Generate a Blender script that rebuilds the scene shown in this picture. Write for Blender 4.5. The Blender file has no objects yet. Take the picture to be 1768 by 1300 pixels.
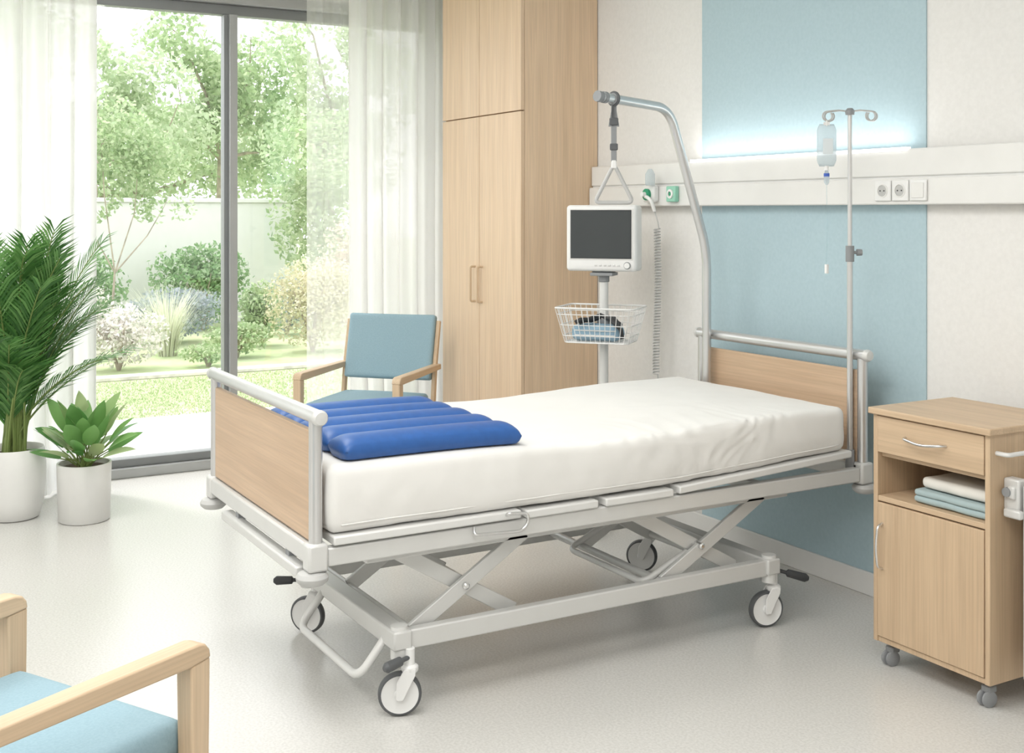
import bpy, bmesh, math, random
from mathutils import Vector, Matrix, noise
PI=math.pi
S=bpy.context.scene; C=S.collection
random.seed(7)
V=Vector
# ------------------------------------------------------------------ materials
def newmat(name):
    m=bpy.data.materials.new(name); m.use_nodes=True
    nt=m.node_tree; b=nt.nodes['Principled BSDF']; return m,nt,b
def setp(b,**k):
    for n,v in k.items():
        n={'col':'Base Color','rough':'Roughness','metal':'Metallic','spec':'Specular IOR Level','trans':'Transmission Weight','ior':'IOR','ec':'Emission Color','es':'Emission Strength','alpha':'Alpha','coat':'Coat Weight','sheen':'Sheen Weight'}[n]
        if n in('Base Color','Emission Color'): v=(*v,1)
        b.inputs[n].default_value=v
def objco(nt,scale):
    tc=nt.nodes.new('ShaderNodeTexCoord'); mp=nt.nodes.new('ShaderNodeMapping'); mp.inputs['Scale'].default_value=scale
    nt.links.new(tc.outputs['Object'],mp.inputs[0]); return mp
def noisy(nt,b,c1,c2,scale=(10,10,10),detail=4,bump=0,lo=.35,hi=.65,dist=.01):
    mp=objco(nt,scale); n=nt.nodes.new('ShaderNodeTexNoise'); n.inputs['Scale'].default_value=1; n.inputs['Detail'].default_value=detail
    nt.links.new(mp.outputs[0],n.inputs['Vector'])
    r=nt.nodes.new('ShaderNodeValToRGB'); r.color_ramp.elements[0].position=lo; r.color_ramp.elements[1].position=hi
    r.color_ramp.elements[0].color=(*c1,1); r.color_ramp.elements[1].color=(*c2,1)
    nt.links.new(n.outputs['Fac'],r.inputs[0]); nt.links.new(r.outputs[0],b.inputs['Base Color'])
    if bump:
        bp=nt.nodes.new('ShaderNodeBump'); bp.inputs['Strength'].default_value=bump; bp.inputs['Distance'].default_value=dist
        nt.links.new(n.outputs['Fac'],bp.inputs['Height']); nt.links.new(bp.outputs[0],b.inputs['Normal'])
    return r
def plain(name,col,rough=.5,metal=0,var=.015,**k):
    m,nt,b=newmat(name); setp(b,rough=rough,metal=metal,**k)
    noisy(nt,b,tuple(c*(1-var) for c in col),tuple(min(1,c*(1+var)) for c in col),(9,9,9),3); return m
def wood(name,c1,c2,axis='Z',rough=.45):
    m,nt,b=newmat(name); setp(b,rough=rough)
    sc={'Z':(22,22,1.1),'X':(1.1,22,22),'Y':(22,1.1,22)}[axis]
    r=noisy(nt,b,c1,c2,sc,7,.08,.3,.72,.002)
    sc2={'Z':(160,160,3.5),'X':(3.5,160,160),'Y':(160,3.5,160)}[axis]
    mp=objco(nt,sc2); n=nt.nodes.new('ShaderNodeTexNoise'); n.inputs['Scale'].default_value=1; n.inputs['Detail'].default_value=3
    nt.links.new(mp.outputs[0],n.inputs['Vector'])
    mr=nt.nodes.new('ShaderNodeMapRange'); mr.inputs[1].default_value=.35; mr.inputs[2].default_value=.7; mr.inputs[3].default_value=.9; mr.inputs[4].default_value=1.04
    nt.links.new(n.outputs['Fac'],mr.inputs[0])
    mx=nt.nodes.new('ShaderNodeMix'); mx.data_type='RGBA'; mx.blend_type='MULTIPLY'; mx.inputs[0].default_value=1
    nt.links.new(r.outputs[0],mx.inputs[6]); nt.links.new(mr.outputs[0],mx.inputs[7]); nt.links.new(mx.outputs[2],b.inputs['Base Color'])
    return m
def leafmat(name,cols,trans=.4,rough=.5):
    m,nt,b=newmat(name); g=nt.nodes.new('ShaderNodeNewGeometry'); r=nt.nodes.new('ShaderNodeValToRGB')
    while len(r.color_ramp.elements)<len(cols): r.color_ramp.elements.new(.5)
    for i,c in enumerate(cols):
        r.color_ramp.elements[i].position=i/(len(cols)-1); r.color_ramp.elements[i].color=(*c,1)
    nt.links.new(g.outputs['Random Per Island'],r.inputs[0]); nt.links.new(r.outputs[0],b.inputs['Base Color']); setp(b,rough=rough)
    t=nt.nodes.new('ShaderNodeBsdfTranslucent'); nt.links.new(r.outputs[0],t.inputs[0])
    mx=nt.nodes.new('ShaderNodeMixShader'); mx.inputs[0].default_value=trans
    out=nt.nodes['Material Output']; nt.links.new(b.outputs[0],mx.inputs[1]); nt.links.new(t.outputs[0],mx.inputs[2]); nt.links.new(mx.outputs[0],out.inputs[0]); return m
def sheer(name,alpha,col=(.90,.90,.89),tl=.46):
    m,nt,b=newmat(name); setp(b,col=col,rough=.8)
    t=nt.nodes.new('ShaderNodeBsdfTranslucent'); t.inputs[0].default_value=(*col,1)
    tr=nt.nodes.new('ShaderNodeBsdfTransparent')
    a=nt.nodes.new('ShaderNodeMixShader'); a.inputs[0].default_value=tl; c=nt.nodes.new('ShaderNodeMixShader')
    mp=objco(nt,(1,500,500)); n=nt.nodes.new('ShaderNodeTexNoise'); n.inputs['Scale'].default_value=1
    nt.links.new(mp.outputs[0],n.inputs['Vector']); mr=nt.nodes.new('ShaderNodeMapRange'); mr.inputs[3].default_value=max(0,alpha-.06); mr.inputs[4].default_value=alpha+.06
    nt.links.new(n.outputs['Fac'],mr.inputs[0]); nt.links.new(mr.outputs[0],c.inputs[0])
    nt.links.new(b.outputs[0],a.inputs[1]); nt.links.new(t.outputs[0],a.inputs[2]); nt.links.new(a.outputs[0],c.inputs[1]); nt.links.new(tr.outputs[0],c.inputs[2])
    nt.links.new(c.outputs[0],nt.nodes['Material Output'].inputs[0]); return m
def thin_glass(name,col=(1,1,1),refl=.05,rough=.02):
    m,nt,b=newmat(name); tr=nt.nodes.new('ShaderNodeBsdfTransparent'); tr.inputs[0].default_value=(*col,1)
    g=nt.nodes.new('ShaderNodeBsdfGlossy'); g.inputs['Roughness'].default_value=rough
    lw=nt.nodes.new('ShaderNodeLayerWeight'); lw.inputs[0].default_value=.2; mr=nt.nodes.new('ShaderNodeMapRange'); mr.inputs[3].default_value=refl; mr.inputs[4].default_value=.5
    nt.links.new(lw.outputs['Facing'],mr.inputs[0]); mx=nt.nodes.new('ShaderNodeMixShader'); nt.links.new(mr.outputs[0],mx.inputs[0])
    nt.links.new(tr.outputs[0],mx.inputs[1]); nt.links.new(g.outputs[0],mx.inputs[2]); nt.links.new(mx.outputs[0],nt.nodes['Material Output'].inputs[0]); return m

M={}
M['oak_ward']=wood('oak_wardrobe',(.67,.49,.33),(.755,.575,.405))
M['oak_wardside']=wood('oak_wardrobe_side',(.69,.505,.335),(.78,.59,.41))
M['oak_cab']=wood('oak_cabinet',(.53,.38,.245),(.63,.47,.31))
M['oak_cabX']=wood('oak_cabinet_x',(.55,.40,.26),(.65,.485,.325),'X')
M['oak_bed']=wood('oak_bed',(.54,.38,.25),(.64,.465,.32),'X')
M['oak_chair']=wood('oak_chair',(.58,.43,.285),(.67,.515,.355),'X')
M['oak_chairZ']=wood('oak_chair_z',(.58,.43,.285),(.67,.515,.355),'Z')
M['gap_shade']=plain('door_gap_shade',(.36,.23,.13),.6)  # dark tone painting the shade between the wardrobe doors
m,nt,b=newmat('floor'); setp(b,rough=.26); noisy(nt,b,(.575,.565,.54),(.66,.65,.625),(120,120,120),7,.01,.36,.62,.001); M['floor']=m
m,nt,b=newmat('plaster'); setp(b,rough=.85); noisy(nt,b,(.76,.75,.73),(.80,.79,.77),(60,60,60),6,.12,.3,.7,.003); M['wall']=m
m,nt,b=newmat('ceiling'); setp(b,rough=.9); noisy(nt,b,(.82,.82,.80),(.86,.86,.84),(8,8,8),3); M['ceil']=m
m,nt,b=newmat('blue_panel'); setp(b,rough=.7); noisy(nt,b,(.415,.55,.605),(.45,.585,.64),(70,70,70),5,.06,.3,.7,.002); M['blue']=m
M['base']=plain('baseboard',(.80,.79,.77),.5)
M['rail']=plain('rail_white',(.79,.785,.765),.4)
M['white']=plain('white_plastic',(.82,.82,.81),.35)
M['paint']=plain('bed_paint',(.66,.66,.645),.38,.15)
M['paint2']=plain('bed_paint_light',(.73,.73,.715),.4,.08)
M['alu']=plain('alu',(.66,.66,.66),.3,.75)
M['chrome']=plain('chrome',(.72,.72,.72),.2,.95)
M['grey']=plain('grey_plastic',(.27,.28,.29),.5)
M['bump']=plain('bumper_grey',(.50,.50,.49),.5)
M['dark']=plain('dark_rubber',(.045,.047,.05),.6)
M['hose']=plain('hose_grey',(.62,.62,.61),.5)
M['mid']=plain('mid_grey',(.10,.105,.11),.5)
M['sockgrey']=plain('socket_grey',(.5,.5,.49),.5)
M['winframe']=plain('window_frame',(.24,.25,.255),.45,.5)
M['winlight']=plain('window_frame_light',(.42,.43,.43),.4,.5)
M['glass']=thin_glass('window_glass')
M['clear']=thin_glass('clear_plastic',(.86,.93,.96),.12,.08)
M['bagm']=sheer('bag_plastic',.42,(.72,.80,.84),.5)
M['cur']=sheer('curtain_white',.07); M['sheer']=sheer('curtain_sheer',.60,(.95,.95,.94),.5)
m,nt,b=newmat('sheet'); setp(b,rough=.85,sheen=.15); noisy(nt,b,(.77,.76,.735),(.80,.79,.765),(5,5,5),5,.12,.3,.7,.01); M['sheet']=m
m,nt,b=newmat('cushion'); setp(b,rough=.40); noisy(nt,b,(.022,.095,.31),(.026,.11,.36),(40,40,40),5,.04,.3,.7,.003); M['cushion']=m
m,nt,b=newmat('chairfab'); setp(b,rough=.8); noisy(nt,b,(.25,.375,.44),(.29,.42,.485),(180,180,180),4,.15,.3,.7,.002); M['fab']=m
M['towelw']=plain('towel_white',(.70,.68,.63),.95); M['towelb']=plain('towel_teal',(.36,.45,.46),.95)
M['screen']=plain('screen',(.045,.052,.055),.18)
M['green']=plain('green_plastic',(.02,.30,.15),.4); M['greenl']=plain('green_light',(.30,.62,.48),.4)
M['bluep']=plain('blue_plastic',(.05,.12,.5),.4); M['cuff']=plain('cuff_blue',(.30,.45,.57),.8)
M['pot']=plain('pot_white',(.78,.775,.755),.4)
M['soil']=plain('soil',(.09,.06,.04),.95,0,.4)
M['palm']=leafmat('palm_leaf',[(.05,.15,.04),(.11,.28,.07),(.22,.43,.14)],.35,.35)
M['cane']=plain('cane',(.20,.27,.08),.6)
M['broad']=leafmat('broad_leaf',[(.12,.33,.09),(.27,.50,.17),(.60,.68,.38)],.35,.35)
M['leafhaze']=leafmat('leaf_haze',[(.38,.49,.29),(.52,.62,.41),(.72,.77,.62)],.5)  # garden leaf colours paled to stand in for outdoor haze
M['leafmid']=leafmat('leaf_mid',[(.29,.41,.21),(.43,.55,.31),(.60,.67,.47)],.5)
M['leafyel']=leafmat('leaf_yellow',[(.48,.49,.30),(.62,.59,.40),(.75,.69,.54)],.4)
M['leafwhite']=leafmat('leaf_white',[(.46,.50,.39),(.78,.74,.71),(.84,.79,.77)],.4)
M['leafpink']=leafmat('leaf_pink',[(.45,.48,.33),(.74,.58,.50),(.60,.58,.43)],.4)
M['leafdark']=leafmat('leaf_dark',[(.15,.29,.12),(.25,.41,.19),(.39,.52,.31)],.4)
M['lav']=leafmat('leaf_lavender',[(.29,.37,.33),(.37,.43,.48),(.48,.52,.57)],.4)
M['tuft']=leafmat('leaf_tuft',[(.58,.62,.46),(.70,.72,.58),(.80,.80,.68)],.4)
M['bark']=plain('bark',(.36,.31,.25),.9,0,.25)
m,nt,b=newmat('lawn'); setp(b,rough=.95); noisy(nt,b,(.34,.43,.21),(.50,.55,.34),(2,2,2),8,.2,.3,.7,.03); M['lawn']=m
M['blade']=leafmat('grass_blade',[(.33,.44,.20),(.42,.51,.28),(.50,.57,.35)],.3)
m,nt,b=newmat('terrace'); setp(b,rough=.8); noisy(nt,b,(.62,.61,.58),(.70,.69,.66),(12,12,12),6,.05); M['terr']=m
M['stone']=plain('stone',(.60,.57,.52),.9,0,.2)
M['gwall']=plain('garden_wall',(.76,.76,.74),.9)
m,nt,b=newmat('led'); setp(b,col=(.97,.98,1),ec=(1,1,1),es=1.3); M['led']=m
# ------------------------------------------------------------------ mesh helpers
def nb(): return bmesh.new()
def box(bm,x0,x1,y0,y1,z0,z1,mat=None):
    vs=[bm.verts.new((x,y,z)) for z in(z0,z1) for y in(y0,y1) for x in(x0,x1)]
    for f in((0,2,3,1),(4,5,7,6),(0,1,5,4),(2,6,7,3),(0,4,6,2),(1,3,7,5)): bm.faces.new([vs[i] for i in f])
    if mat is not None: bmesh.ops.transform(bm,matrix=mat,verts=vs)
    return vs
def bar(bm,p0,p1,w,h,up=(0,0,1)):
    p0=V(p0);p1=V(p1); t=(p1-p0).normalized(); s=t.cross(V(up)).normalized(); u=s.cross(t).normalized()
    vs=[]
    for p in(p0,p1):
        for a,b_ in((-1,-1),(1,-1),(1,1),(-1,1)): vs.append(bm.verts.new(p+s*a*w/2+u*b_*h/2))
    for f in((3,2,1,0),(4,5,6,7),(0,1,5,4),(1,2,6,5),(2,3,7,6),(3,0,4,7)): bm.faces.new([vs[i] for i in f])
def tube(bm,pts,r,seg=12,closed=False,cap=True):
    pts=[V(p) for p in pts]; n=len(pts); rs=r if isinstance(r,(list,tuple)) else [r]*n
    T=[]
    for i in range(n):
        a=pts[(i-1)%n] if (i>0 or closed) else pts[i]; b_=pts[(i+1)%n] if (i<n-1 or closed) else pts[i]
        T.append((b_-a).normalized())
    up=V((0,0,1)) if abs(T[0].z)<.9 else V((1,0,0)); u=(up-T[0]*up.dot(T[0])).normalized(); rings=[]
    for i in range(n):
        if i: 
            u=(u-T[i]*u.dot(T[i]))
            u=u.normalized() if u.length>1e-6 else T[i].orthogonal().normalized()
        w=T[i].cross(u)
        rings.append([bm.verts.new(pts[i]+(u*math.cos(2*PI*k/seg)+w*math.sin(2*PI*k/seg))*rs[i]) for k in range(seg)])
    for i in range(n if closed else n-1):
        a=rings[i]; b_=rings[(i+1)%n]
        for k in range(seg): bm.faces.new((a[k],a[(k+1)%seg],b_[(k+1)%seg],b_[k]))
    if cap and not closed: bm.faces.new(rings[0][::-1]); bm.faces.new(rings[-1])
def fil(pts,rad,n=6,closed=False):
    pts=[V(p) for p in pts]; out=[]; N=len(pts)
    for i,p in enumerate(pts):
        if not closed and i in(0,N-1): out.append(p); continue
        a=pts[(i-1)%N];b_=pts[(i+1)%N]; r=min(rad,(a-p).length*.48,(b_-p).length*.48)
        A=p+(a-p).normalized()*r; B=p+(b_-p).normalized()*r
        for k in range(n+1):
            t=k/n; out.append(A*(1-t)**2+p*2*t*(1-t)+B*t*t)
    return out
def lathe(bm,prof,mat=Matrix(),seg=32,closed=False,cap=True):
    rings=[[bm.verts.new(mat@V((max(r,1e-4)*math.cos(2*PI*k/seg),max(r,1e-4)*math.sin(2*PI*k/seg),z))) for k in range(seg)] for r,z in prof]
    n=len(rings)
    for i in range(n if closed else n-1):
        a=rings[i]; b_=rings[(i+1)%n]
        for k in range(seg): bm.faces.new((a[k],a[(k+1)%seg],b_[(k+1)%seg],b_[k]))
    if cap and not closed: bm.faces.new(rings[0][::-1]); bm.faces.new(rings[-1])
def amat(c,d=(0,0,1)): return Matrix.Translation(V(c))@V(d).to_track_quat('Z','Y').to_matrix().to_4x4()
def rootmat(o):
    while o.parent: o=o.parent
    return Matrix.Translation(o.location)@Matrix.Rotation(o.rotation_euler[2],4,'Z')
def finish(me,mat,ang=38):
    me.materials.append(mat)
    for p in me.polygons: p.use_smooth=True
    me.set_sharp_from_angle(angle=math.radians(ang))
def obj(name,bm,mat,parent=None,bevel=0,world=True,ang=38,recalc=True):
    if recalc: bmesh.ops.recalc_face_normals(bm,faces=bm.faces)
    loc=None
    if parent is not None:
        if world: bm.transform(rootmat(parent).inverted())
    else:
        xs=[v.co for v in bm.verts]
        loc=V(((min(v.x for v in xs)+max(v.x for v in xs))/2,(min(v.y for v in xs)+max(v.y for v in xs))/2,min(v.z for v in xs)))
        bm.transform(Matrix.Translation(-loc))
    me=bpy.data.meshes.new(name); bm.to_mesh(me); bm.free(); finish(me,mat,ang)
    o=bpy.data.objects.new(name,me); C.objects.link(o)
    if parent is not None: o.parent=parent
    else: o.location=loc
    if bevel:
        md=o.modifiers.new('bevel','BEVEL'); md.width=bevel; md.segments=2; md.limit_method='ANGLE'; md.angle_limit=math.radians(40)
    return o
def tag(o,label,cat,group=None,kind=None):
    o['label']=label; o['category']=cat
    if group:o['group']=group
    if kind:o['kind']=kind
    return o
def thing(name,label,cat,loc=(0,0,0),rz=0,group=None):
    o=bpy.data.objects.new(name,None); o.empty_display_size=.1; C.objects.link(o); o.location=loc; o.rotation_euler=(0,0,rz); return tag(o,label,cat,group)
def struct(name,bm,mat,bevel=0,parent=None):
    o=obj(name,bm,mat,parent,bevel)
    if parent is None:o['kind']='structure'
    return o
def bx(name,mat,parent,*a,bevel=.002,world=True):
    bm=nb(); box(bm,*a); return obj(name,bm,mat,parent,bevel,world)
# ------------------------------------------------------------------ room
XW=-3.65; YH=2.33; ZC=3.0; XR=4.6; YF=-3.6
b=nb(); box(b,XW-.12,XR,YF,YH,-.1,0); struct('floor',b,M['floor'])
b=nb(); box(b,XW-.12,XR+.1,YF-.1,YH+.1,ZC,ZC+.1); struct('ceiling',b,M['ceil'])
b=nb(); box(b,XW-.12,XR+.1,YH,YH+.12,0,ZC); struct('wall_head',b,M['wall'])
b=nb(); box(b,XR,XR+.1,YF,YH,0,ZC); struct('wall_right',b,M['wall'])
b=nb(); box(b,XW-.12,XR+.1,YF-.1,YF,0,ZC); struct('wall_front',b,M['wall'])
WY0,WY1,WZ=-2.6,2.15,2.78
b=nb(); box(b,XW-.12,XW,YF,WY0,0,ZC); box(b,XW-.12,XW,WY1,YH,0,ZC); box(b,XW-.12,XW,WY0,WY1,WZ,ZC); struct('wall_window',b,M['wall'])
b=nb(); box(b,-1.13,.17,YH-.006,YH,.0,ZC); struct('trim_1',b,M['blue'])
b=nb(); box(b,-1.99,XR,YH-.02,YH-.006,0,.09); struct('baseboard_head',b,M['base'],.003)
# window
w=bpy.data.objects.new('window_1',None); C.objects.link(w); w.location=(XW,-.2,0); w['kind']='structure'
b=nb(); box(b,XW-.10,XW+.02,WY0,WY1,0,.055); box(b,XW-.10,XW+.02,WY0,WY1,2.72,WZ); box(b,XW-.1,XW+.02,WY0,WY0+.06,.055,2.72); box(b,XW-.1,XW+.02,WY1-.06,WY1,.055,2.72)
obj('window_frame',b,M['winlight'],w,.004)
b=nb(); box(b,XW-.11,XW-.02,WY0+.06,WY1-.06,.055,.10); box(b,XW-.11,XW-.03,WY0+.06,WY1-.06,2.66,2.72); obj('sash_rail',b,M['winframe'],w,.003)
for y in(.84,-1.0):
    b=nb(); box(b,XW-.06,XW+.01,y-.005,y+.042,.1,2.66); obj('mullion',b,M['winlight'],w,.003)
    b=nb(); box(b,XW-.09,XW-.02,y-.030,y-.005,.1,2.66); obj('seal_strip',b,M['winframe'],w,.002)
b=nb(); box(b,XW-.045,XW-.04,WY0+.06,WY1-.06,.1,2.69); obj('pane',b,M['glass'],w)
# curtains
def curtain(name,mat,y0,y1,x,amp,wl,label,seed,z0=.015,z1=2.96,parent=None):
    b=nb(); n=int((y1-y0)/.006); rows=14; rng=random.Random(seed); ph=[rng.uniform(0,6) for _ in range(4)]; g=[]
    for j in range(rows+1):
        t=j/rows; z=z0+(z1-z0)*t; row=[]
        for i in range(n+1):
            y=y0+(y1-y0)*i/n; a=2*PI*y/wl+ph[0]+.8*math.sin(y*5+ph[1])+.25*math.sin(t*4+y*3+ph[3])
            dx=amp*math.sin(a)*(1.05-.25*t)+amp*.35*math.sin(2.3*a+ph[2]+t)
            row.append(b.verts.new((x+dx,y+amp*.3*math.cos(a),z)))
        g.append(row)
    for j in range(rows):
        for i in range(n): b.faces.new((g[j][i],g[j][i+1],g[j+1][i+1],g[j+1][i]))
    o=obj(name,b,mat,None,0,ang=180); return tag(o,label,'curtain')
curtain('curtain',M['cur'],-1.75,.05,-3.40,.042,.12,'white floor length curtain behind the potted palm, left of the glass doors',1)
curtain('curtain',M['cur'],1.49,2.22,-3.36,.042,.11,'white opaque curtain hanging between the glass doors and the wardrobe',2)
curtain('sheer_curtain',M['sheer'],1.25,1.56,-3.45,.02,.12,'thin see-through curtain strip at the edge of the right glass pane',3)
b=nb(); box(b,-3.50,-3.30,-1.9,2.25,2.962,2.985); tag(obj('curtain_track',b,M['white'],None,.003),'white curtain track fixed to the ceiling above the glass doors','curtain track')
# ------------------------------------------------------------------ wardrobe
W=thing('wardrobe','tall light oak wardrobe with four doors standing in the corner','wardrobe',(-2.445,2.09,0))
wf=1.857
b=nb(); box(b,-2.89,-2.0,wf+.02,YH-.004,.0,2.9); obj('body',b,M['oak_wardside'],W,.002)
b=nb(); box(b,-2.87,-2.02,wf+.012,wf+.021,.02,2.88); obj('shadow_gap',b,M['gap_shade'],W)  # dark sheet behind the doors, shade of the gaps put into its colour
for x0,x1,s in((-2.889,-2.449,1),(-2.445,-2.0,-1)):
    for z0,z1 in((.06,2.013),(2.019,2.9)):
        d=bx('door',M['oak_ward'],W,x0,x1,wf-.002,wf+.018,z0,z1,bevel=.0015)
        if z0<1:
            hx=-2.449-.045 if s==1 else -2.445+.03
            b=nb(); tube(b,fil([(hx,wf-.002,1.01),(hx,wf-.032,1.01),(hx,wf-.032,1.20),(hx,wf-.002,1.20)],.012),.006,8); obj('handle',b,M['oak_chairZ'],d)
# ------------------------------------------------------------------ supply rail on head wall
R=thing('supply_rail','long white medical supply rail mounted across the wall above the headboard','wall rail',(1.2,YH,1.52))
bx('lower_channel',M['rail'],R,-1.995,XR-.01,2.268,2.324,1.525,1.625,bevel=.006)
bx('upper_channel',M['rail'],R,-1.995,XR-.01,2.283,2.324,1.631,1.735,bevel=.006)
bx('groove',M['white'],R,-1.99,XR-.02,2.29,2.324,1.620,1.636,bevel=0)
b=nb(); box(b,-1.16,.12,2.276,2.300,1.727,1.741); obj('light_strip',b,M['led'],R)
def socket(x,y,z,label,n=1,blank=False,name='power_socket'):
    t=thing(name,label,'socket' if not blank else 'switch',(x,y,z-.04))
    b=nb(); box(b,x-.039,x+.039,y-.010,y,z-.039,z+.039); p=obj('cover_plate',b,M['white'],t,.004)
    if not blank:
        b=nb(); mt=amat((x,y-.010,z),(0,-1,0)); lathe(b,[(.026,-.001),(.026,.002),(.022,.0025),(.021,-.0005)],mt,28); obj('socket_ring',b,M['rail'],t)
        b=nb(); lathe(b,[(.0205,.0005),(.0205,.001)],mt,28); obj('socket_well',b,M['sockgrey'],t)
        for dx in(-.0095,.0095):
            b=nb(); lathe(b,[(.003,.001),(.003,.0018)],amat((x+dx,y-.010,z),(0,-1,0)),10); obj('pin_hole',b,M['dark'],t)
    else:
        bx('rocker',M['rail'],t,x-.028,x+.028,y-.013,y-.010,z-.028,z+.028,bevel=.002)
socket(.02,2.268,1.578,'left round power socket on the white rail beside the drip stand')
socket(.104,2.268,1.578,'right round power socket on the white rail, next to the blank switch plate')
socket(.188,2.268,1.578,'plain square switch plate right of the two sockets on the rail',blank=True,name='switch_plate')
socket(-1.28,YH,.30,'low white power socket on the wall seen beneath the bed')
# oxygen
O=thing('oxygen_outlet','white gas outlet with round green dial and clear flask on the rail','gas outlet',(-1.43,2.268,1.54))
b=nb(); box(b,-1.475,-1.385,2.235,2.268,1.545,1.625); obj('body',b,M['white'],O,.008)
b=nb(); lathe(b,[(.028,0),(.028,.012),(.020,.016),(.0,.016)],amat((-1.435,2.235,1.582),(0,-1,0)),28); obj('dial',b,M['green'],O)
b=nb(); lathe(b,[(.012,0),(.012,.02),(.0,.022)],amat((-1.435,2.219,1.582),(0,-1,0)),20); obj('knob',b,M['white'],O)
b=nb(); lathe(b,[(.0,0),(.022,.0),(.024,.008),(.024,.055),(.015,.07),(.008,.08),(.0,.08)],amat((-1.40,2.225,1.625)),24,cap=False); obj('flask',b,M['bagm'],O)
b=nb(); tube(b,fil([(-1.43,2.22,1.57),(-1.40,2.205,1.57),(-1.37,2.21,1.55),(-1.365,2.225,1.50)],.02),.009,10); obj('connector',b,M['white'],O)
G=thing('gas_outlet','small square outlet with green face right of the oxygen dial','gas outlet',(-1.265,2.268,1.54))
b=nb(); box(b,-1.30,-1.23,2.243,2.268,1.545,1.62); obj('body',b,M['greenl'],G,.005)
b=nb(); lathe(b,[(.022,0),(.022,.006),(.012,.007),(.012,.001)],amat((-1.265,2.243,1.583),(0,-1,0)),24); obj('port_ring',b,M['white'],G)
b=nb(); lathe(b,[(.010,0),(.010,.003)],amat((-1.265,2.243,1.583),(0,-1,0)),16); obj('port',b,M['green'],G)
# coiled hose
H=[];n=50*12
for i in range(n+1):
    t=i/n; a=2*PI*50*t; H.append((-1.36+.015*math.cos(a)+.008*math.sin(t*5),2.235+.015*math.sin(a),1.42-t*.70))
b=nb(); tube(b,[(-1.365,2.225,1.50),(-1.36,2.24,1.45)]+H+[(-1.355,2.24,.66),(-1.36,2.25,.55)],.0032,6); tag(obj('coiled_hose',b,M['hose'],None,0,ang=180),'thin pale coiled hose hanging down the wall below the oxygen outlet','hose')
# ------------------------------------------------------------------ bed
BED=thing('hospital_bed','hospital bed with oak end boards and silver scissor base on casters','bed',(-.5,1.1,0))
def part(name,mat,fn,bev=.003,parent=BED):
    b=nb(); fn(b); return obj(name,b,mat,parent,bev)
yf=0.0; yh=2.175
# foot end
fb=part('footboard',M['oak_bed'],lambda b:box(b,-.976,-.024,yf-.011,yf+.011,.555,.872),.004)
for x in(0,-1):
    part('footboard_post',M['alu'],lambda b:tube(b,[(x,yf,.46),(x,yf,.905)],.0195,16),0)
r=part('footboard_rail',M['alu'],lambda b:tube(b,[(-1.03,yf,.915),(.028,yf,.915)],.0215,20),0)
for x,d in((.028,1),(-1.03,-1)):
    b=nb(); lathe(b,[(.023,0),(.023,.012),(.018,.02),(0,.022)],amat((x,yf,.915),(d,0,0)),20); obj('end_cap',b,M['paint'],r)
part('foot_crossbar',M['paint'],lambda b:box(b,-1.0,0,yf-.026,yf+.03,.495,.55),.006)
part('foot_ledge',M['paint'],lambda b:box(b,-.80,-.055,yf-.040,yf+.0,.446,.476),.005)
for x in(-.7,-.2): part('ledge_bracket',M['grey'],lambda b:box(b,x,x+.03,yf-.02,yf+.02,.47,.50),.002)
for x in(0,-1):
    for y in(yf,yh):
        if y>1 and x==-1: x=-.945
        part('corner_block',M['paint'],lambda b:box(b,x-.028,x+.028,y-.03,y+.03,.475,.555),.008)
        b=nb(); lathe(b,[(.0,-.018),(.034,-.018),(.045,-.008),(.047,.003),(.040,.014),(.02,.019),(0,.019)],amat((x,y-.01*(1 if y<1 else -1),.457)),28); obj('bumper',b,M['bump'],BED)
# side frame
for x in(0,-.97):
    part('side_rail',M['paint'],lambda b:box(b,x-.018,x+.018,.03,yh-.03,.485,.538),.005)
for y in(.55,1.15,1.7): part('cross_tube',M['paint'],lambda b:box(b,-.96,-.02,y-.02,y+.02,.49,.525),.003)
for y0,y1,za,zb in((.045,.665,.545,.545),(.685,.955,.54,.54),(.985,1.26,.54,.54),(1.285,2.09,.545,.585)):
    b=nb(); vs=box(b,-1.005,.030,y0,y1,0,.026)
    for v in vs: v.co.z+=za+(zb-za)*(v.co.y-y0)/(y1-y0)
    obj('deck_section',b,M['paint2'],BED,.005)
for x in(.045,-1.02):
    part('mattress_guard',M['chrome'],lambda b:tube(b,fil([(x-.02,.50,.537),(x,.49,.520),(x,.655,.510),(x,.68,.53),(x,.68,.562),(x,.61,.570),(x-.02,.61,.56)],.02),.005,10),0)
# head end
part('headboard',M['oak_bed'],lambda b:box(b,-.925,-.020,yh-.009,yh+.009,.50,.90),.004)
for x in(0,-.945):
    part('headboard_post',M['alu'],lambda b:tube(b,[(x,yh,.46),(x,yh,.945)],.0195,16),0)
    xx=x-.045 if x==0 else x+.045
    part('inner_post',M['alu'],lambda b:box(b,xx-.008,xx+.008,yh-.018,yh-.009,.50,.92),.002)
r=part('headboard_rail',M['alu'],lambda b:tube(b,[(-.965,yh,.958),(.018,yh,.958)],.0215,20),0)
for x,d in((.018,1),(-.965,-1)):
    b=nb(); lathe(b,[(.023,0),(.023,.012),(.018,.02),(0,.022)],amat((x,yh,.958),(d,0,0)),20); obj('end_cap',b,M['paint'],r)
part('head_crossbar',M['paint'],lambda b:box(b,-.95,0,yh-.03,yh+.03,.485,.55),.006)
part('pole_socket',M['grey'],lambda b:tube(b,[(-.03,2.14,.49),(-.03,2.14,.60)],.017,14),0)
part('pole_socket',M['grey'],lambda b:tube(b,[(-.86,2.13,.49),(-.86,2.13,.60)],.024,14),0)
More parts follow.
